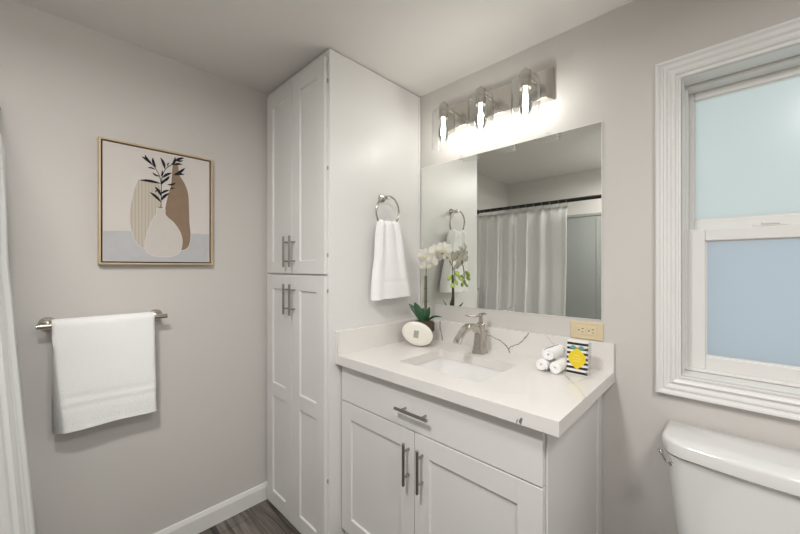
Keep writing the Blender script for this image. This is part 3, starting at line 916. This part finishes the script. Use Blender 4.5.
mb.loft([[OC + FN*d + SXv*(x*cos(-.12)-y*sin(-.12)-0.004) + SYv*(x*sin(-.12)+y*cos(-.12)-0.003) for x, y in ((-.0125,-.0175),(.0125,-.0175),(.0125,.0175),(-.0125,.0175))] for d in (0.004, 0.0085)])
mb.build('emblem', M['emblem'], pl)

# ------------------------------------------------------------------ rolled washcloths
def roll(c, axis, r, ln, label, seed):
    c = Vector(c); ax = Vector(axis).normalized()
    u = Vector((0,0,1)); v = ax.cross(u).normalized(); u = v.cross(ax)
    turns, n, th = 3.3, 130, 0.0062
    inner, outer = [], []
    for i in range(n+1):
        f = i/n; a = f*turns*2*pi + seed
        ro = 0.006 + (r-0.006)*f + 0.0006*noise.noise(Vector((a*2,seed,0)))
        ri = ro - th*(0.94 if f < 0.97 else 0.94*(1-(f-0.97)/0.035))
        outer.append((a, ro)); inner.append((a, max(0.0008, ri)))
    loop = outer + inner[::-1]
    rings = []
    for l, sc in ((0,0.97),(0.004,1),(ln*0.3,1.0),(ln*0.6,1.01),(ln-0.004,1),(ln,0.97)):
        rings.append([c + ax*(l+0.0012*sin(a*1.3+seed)) + (u*cos(a)+v*sin(a))*q*sc for a, q in loop])
    m = MB()
    R = [[m.bm.verts.new(p) for p in rr] for rr in rings]
    N = len(loop)
    for a, b2 in zip(R, R[1:]):
        for i in range(N):
            j = (i+1) % N; m.face([a[i],a[j],b2[j],b2[i]])
    for rr, fl in ((R[0],1),(R[-1],0)):
        for i in range(n):
            m.face([rr[i], rr[i+1], rr[N-2-i], rr[N-1-i]])
    o = m.build('rolled_washcloth', M['towel'], None, smooth=60)
    return tag(o, label, 'washcloth', 'rolled washcloths beside the notebook')
roll((-0.5135,1.302,ZC+0.0242), (-0.01,1,0), 0.0235, 0.100, 'white rolled washcloth in the bottom layer of the stack, nearer the faucet', 0.4)
roll((-0.4650,1.306,ZC+0.0242), (0.0,1,0), 0.0235, 0.100, 'white rolled washcloth in the bottom layer of the stack, beside the striped notebook', 2.1)
roll((-0.4925,1.314,ZC+0.0242+0.0432), (0.08,1,0), 0.0248, 0.110, 'white rolled washcloth lying on top of the two others', 4.0)

# ------------------------------------------------------------------ notebook
nb = thing('spiral_notebook', (-0.408, 1.37, ZC), 'small black-and-white striped notebook with yellow lemon standing on the counter', 'notebook')
NX0, NX1, NY, NH = -0.4415, -0.3695, 1.360, 0.121
lean = 0.09
def npt(x, d, z): # d outwards towards the room
    return (x, NY - d + z*lean, ZC + 0.0006 + z)
b = MB()
def slab(mb, x0, x1, z0, z1, d0, d1):
    v = [mb.bm.verts.new(npt(x,d,z)) for x,d,z in ((x0,d1,z0),(x1,d1,z0),(x1,d0,z0),(x0,d0,z0),(x0,d1,z1),(x1,d1,z1),(x1,d0,z1),(x0,d0,z1))]
    for q in ((0,3,2,1),(4,5,6,7),(0,1,5,4),(1,2,6,5),(2,3,7,6),(3,0,4,7)): mb.face([v[i] for i in q])
slab(b, NX0, NX1, 0, NH, -0.0016, 0)
b.mi = 1
ns = 7
for i in range(ns):
    z0 = NH*(i+0.10)/ns
    b.poly([npt(x, 0.0002, z) for x, z in ((NX0,z0),(NX1,z0),(NX1,z0+NH*0.50/ns),(NX0,z0+NH*0.50/ns))])
b.mi = 2
cx, cz = (NX0+NX1)/2 - 0.001, NH*0.47
lem = []
for k in range(40):
    a = 2*pi*k/40
    r = 0.0285*(1 + 0.13*abs(cos(a))**8*0 ) 
    x = 0.0298*cos(a); z = 0.0298*sin(a)
    q = abs(sin(a))**14
    lem.append((cx + x*(1-0.0*q), cz + z + 0.0075*q*(1 if z > 0 else -1)))
b.poly([npt(x, 0.0006, z) for x, z in lem])
b.mi = 3
for row, (w_, z_) in enumerate(((0.018,0.011),(0.027,0.001),(0.023,-0.009))):
    pts = []
    for k in range(19):
        f = k/18
        pts.append(Vector(npt(cx - w_/2 + w_*f, 0.001, cz + z_ + 0.0022*sin(k*2.4+row))))
    b.strip(pts, (0,-1,0), 0.0011, 0)
b.mi = 4
for sgn, ln in ((-1,0.024),(1,0.026)):
    P = [Vector(npt(cx + sgn*(0.002+ln*f), 0.0011, cz+0.037+0.004*sin(pi*f)-0.001*f)) for f in (0,.25,.5,.75,1)]
    b.strip(P, (0,-1,0), [0.001,0.011,0.014,0.009,0.0006], 0)
b.build('cover', [M['paper'], M['ink'], M['lemon'], M['lemon_script'], M['mint']], nb)
b = MB(); slab(b, NX0+0.001, NX1-0.001, 0.0008, NH-0.001, -0.013, -0.0016)
b.build('pages', M['paper'], nb)
b = MB(); slab(b, NX0, NX1, 0, NH, -0.0148, -0.013)
b.build('back_cover', M['paper'], nb)
b = MB()
for k in range(15):
    z = 0.006 + (NH-0.012)*k/14
    c = Vector(npt(NX1-0.001, -0.007, z))
    b.torus(c, 0.0092, 0.0007, (1,0,0), (0,1,0), 14, 5)
b.build('spiral_binding', M['wire'], nb, smooth=60)

# ------------------------------------------------------------------ toilet
to = thing('toilet', (0.085, 1.2, 0), 'white toilet with rounded tank lid beneath the window', 'toilet')
TX = 0.085
def tank_ring(hw, yb, yf, bow, r, z, n=8):
    # plan outline: square back, round front corners, slightly bowed front
    P = [(TX+hw, yb), (TX-hw, yb)]
    c = yf + r
    for k in range(n+1):
        a = pi + (pi/2)*k/n
        P.append((TX-hw+r + r*cos(a), c + r*sin(a)))
    for k in range(1, 8):
        f = k/8
        P.append((TX-hw+r + (2*hw-2*r)*f, yf - bow*sin(pi*f)))
    for k in range(n+1):
        a = 1.5*pi + (pi/2)*k/n
        P.append((TX+hw-r + r*cos(a), c + r*sin(a)))
    return [(x, y, z) for x, y in P]
b = MB()
b.loft([tank_ring(0.232,1.489,1.322,0.012,0.060,0.7375), tank_ring(0.236,1.491,1.306,0.013,0.066,0.739), tank_ring(0.2405,1.493,1.299,0.014,0.070,0.744), tank_ring(0.2405,1.493,1.299,0.014,0.070,0.774), tank_ring(0.238,1.4915,1.302,0.014,0.068,0.7815), tank_ring(0.231,1.486,1.309,0.013,0.064,0.7850), tank_ring(0.10,1.43,1.37,0.005,0.02,0.7862)])
b.build('tank_lid', M['toilet'], to, smooth=50)
b = MB()
b.loft([tank_ring(hw,1.488,yf,0.010,0.05,z) for hw, yf, z in ((0.185,1.355,0.395),(0.197,1.345,0.405),(0.204,1.338,0.46),(0.217,1.320,0.60),(0.228,1.312,0.735),(0.224,1.318,0.7372))])
b.build('tank', M['toilet'], to, smooth=50)
b = MB()
P0, P1 = Vector((-0.1300,1.337,0.712)), Vector((-0.158,1.322,0.744))
b.lathe([(0.0125,0),(0.0125,0.006),(0.009,0.012),(0.004,0.016)], P0 + Vector((0.003,0.003,-0.002)), 18, axis=(-0.75,-0.65,0.1))
b.tube(catmull([P0 + Vector((-0.008,-0.008,0)), P0 + Vector((-0.016,-0.012,0.010)), P1 + Vector((0.004,0.002,-0.006)), P1], 5), [0.006,0.0065,0.0065,0.006,0.0055,0.005,0.005,0.005,0.0052,0.0055,0.0062,0.0068,0.007,0.007,0.0065,0.005], 12)
b.build('flush_lever', M['chrome'], to, smooth=60)
def bowl_ring(hw, yb, yf, z, n=40):
    cy = (yb+yf)/2; hy = (yb-yf)/2
    return [(TX + hw*cos(2*pi*k/n), cy + hy*sin(2*pi*k/n)*(1.0), z) for k in range(n)]
b = MB()
b.loft([bowl_ring(0.11,1.40,0.98,0.0), bowl_ring(0.11,1.40,0.98,0.03), bowl_ring(0.095,1.38,0.98,0.15), bowl_ring(0.15,1.42,0.86,0.30), bowl_ring(0.182,1.42,0.79,0.375), bowl_ring(0.184,1.42,0.785,0.395)])
b.build('bowl', M['toilet'], to, smooth=60)
b = MB(); b.loft([bowl_ring(0.185,1.315,0.785,0.397), bowl_ring(0.190,1.318,0.778,0.405), bowl_ring(0.188,1.316,0.780,0.428), bowl_ring(0.17,1.30,0.80,0.433)])
b.build('seat_lid', M['toilet'], to, smooth=60)

# ------------------------------------------------------------------ bathtub, surround, rod, curtain (seen in the mirror)
XE = -0.352
bt_ = thing('bathtub', (-1.12, -0.43, 0), 'white alcove bathtub behind the shower curtain', 'bathtub')
b = MB()
ox0, ox1, oy0, oy1 = XL+0.003, XE-0.002, YB+0.003, -0.075
R1 = [(x,y,0.0) for x,y in rrect(ox0,ox1,oy0,oy1,0.01,3)]
R2 = [(x,y,0.42) for x,y in rrect(ox0,ox1,oy0,oy1,0.01,3)]
R3 = [(x,y,0.42) for x,y in rrect(ox0+.07,ox1-.07,oy0+.06,oy1-.07,0.08,3)]
R4 = [(x,y,0.15) for x,y in rrect(ox0+.12,ox1-.12,oy0+.10,oy1-.11,0.09,3)]
R5 = [(x,y,0.10) for x,y in rrect(ox0+.20,ox1-.20,oy0+.16,oy1-.17,0.09,3)]
b.loft([R1,R2,R3,R4,R5])
b.build('tub_shell', M['porcelain'], bt_, bevel=0.006, smooth=40)
su = thing('tub_surround', (-1.12, YB, 0.42), 'grey acrylic tub surround seen in the mirror beyond the curtain', 'shower surround')
b = MB(); b.box(XL+0.001, XE-0.001, YB+0.001, YB+0.010, 0.4205, 1.835)
b.box(XL+0.001, XL+0.010, YB+0.010, -0.16, 0.4205, 1.835); b.box(XE-0.010, XE-0.001, YB+0.010, -0.16, 0.4205, 1.835)
b.build('wall_panel', M['surround'], su, bevel=0.002)
b = MB(); b.box(XL+0.001, XE-0.001, YB+0.001, YB+0.022, 1.815, 1.845)
b.box(XL+0.001, XL+0.022, YB+0.022, -0.16, 1.815, 1.845); b.box(XE-0.022, XE-0.001, YB+0.022, -0.16, 1.815, 1.845)
b.build('top_ledge', M['surround'], su, bevel=0.006)
b = MB(); b.tube([(-0.945,YB+0.006,0.43),(-0.945,YB+0.006,1.79)], 0.012, 10); b.tube([(-1.30,YB+0.006,0.43),(-1.30,YB+0.006,1.79)], 0.012, 10)
b.build('column', M['surround'], su, smooth=50)

RDY, RDZ = -0.130, 1.880
rd = thing('curtain_rod', (-1.12, RDY, RDZ), 'straight black shower curtain rod across the tub alcove', 'curtain rod')
b = MB(); b.tube([(XL+0.004,RDY,RDZ),(XE-0.004,RDY,RDZ)], 0.016, 16)
b.build('rod', M['black'], rd, smooth=40)
for x, s_ in ((XL, 1), (XE+0.002, -1)):
    b = MB(); b.lathe([(0.025,0.0005),(0.025,0.006),(0.022,0.010),(0.0185,0.014)], (x,RDY,RDZ), 22, axis=(s_,0,0))
    b.build('end_flange', M['black'], rd, smooth=40)

CX0, CX1 = XL+0.018, -1.005
NH_ = 12
def curtain():
    m = MB()
    nx, nz = 300, 26
    zt, zb = 1.842, 0.13
    rows = []
    for j in range(nz+1):
        g = j/nz; z = zt + (zb-zt)*g
        row = []
        for i in range(nx+1):
            f = i/nx
            open_ = 1 - 0.62*max(0, (f-0.48)/0.52)          # flatter towards the free edge
            ph = f*2*pi*7.5 + 2.2*sin(f*6.0) + 1.0*g*sin(f*11+1)
            am = (0.008 + 0.009*min(1, g*3))*open_*(0.55+0.45*sin(f*17+2))
            sharp = 0.014*(open_**2)*min(1, g*5)*sum(math.exp(-((f-q-0.012*g*sin(9*q))/0.010)**2) for q in (0.06,0.125,0.27,0.30,0.47,0.60))
            y = RDY - 0.006 + am*sin(ph) + sharp + 0.006*sin(f*2*pi*3.3+0.8)*g*open_ + 0.034*min(1, g*20) + 0.062*min(1, max(0, (g-0.30)/0.58))
            x = CX0 + (CX1-CX0)*f + 0.006*g*cos(ph)
            sag = 0.010*abs(sin(pi*f*NH_))*max(0, 1-g*14)
            row.append(m.bm.verts.new((x, y, z - sag)))
        rows.append(row)
    for a, c in zip(rows, rows[1:]):
        for i in range(nx): m.face([a[i], a[i+1], c[i+1], c[i]])
    return m.build('shower_curtain', M['curtain'], None, smooth=80, solid=0.0012)
tag(curtain(), 'off-white pleated shower curtain hanging from the black rod', 'curtain')
names = ['first', 'second', 'third', 'fourth', 'fifth', 'sixth', 'seventh', 'eighth', 'ninth', 'tenth', 'eleventh', 'twelfth', 'thirteenth']
ringmesh = None
for k in range(NH_+1):
    x = CX0 + (CX1-CX0)*k/NH_
    if k == 0: x += 0.022
    if k == NH_: x -= 0.008
    if ringmesh is None:
        b = MB(); b.torus((0,0,0), 0.025, 0.0016, (0,1,0), (0,0,1), 26, 6)
        o = b.build('curtain_ring', M['chrome'], None, smooth=60); ringmesh = o
    else:
        o = ringmesh.copy(); C.objects.link(o)
    o.location = (x, RDY, RDZ-0.009)
    n_ = ('at the free end of the curtain' if k == NH_ else 'nearest the left wall' if k == 0 else names[k] + ' ring along from the left wall')
    tag(o, 'small silver ring on the black rod, ' + n_, 'curtain ring', 'silver rings on the curtain rod')

# ------------------------------------------------------------------ added fill lamps, out of view, shaped as flush ceiling fixtures
for key, lab in (('fill_lamp', 'round fill lamp added on the ceiling over the middle of the floor'), ('small_fill_lamp', 'smaller round fill lamp added on the ceiling by the open end of the bathtub')):
    lx, ly = FILL_LAMPS[key]
    cl = thing('fill_lamp', (lx, ly, H), lab, 'light', 'added ceiling fill lamps')
    q = 1.0 if key == 'fill_lamp' else 0.68
    b = MB(); b.lathe([(0.17*q,-0.0005),(0.17*q,-0.030),(0.16*q,-0.034)], (lx,ly,H), 40)
    b.build('fill_canopy', M['trim'], cl, smooth=40)
    b = MB(); b.lathe([(0.155*q,-0.034),(0.150*q,-0.055),(0.12*q,-0.075),(0.06*q,-0.088),(0.001,-0.090)], (lx,ly,H), 40, cap=False)
    b.build('fill_bowl', M['fill_glass'], cl, smooth=60)
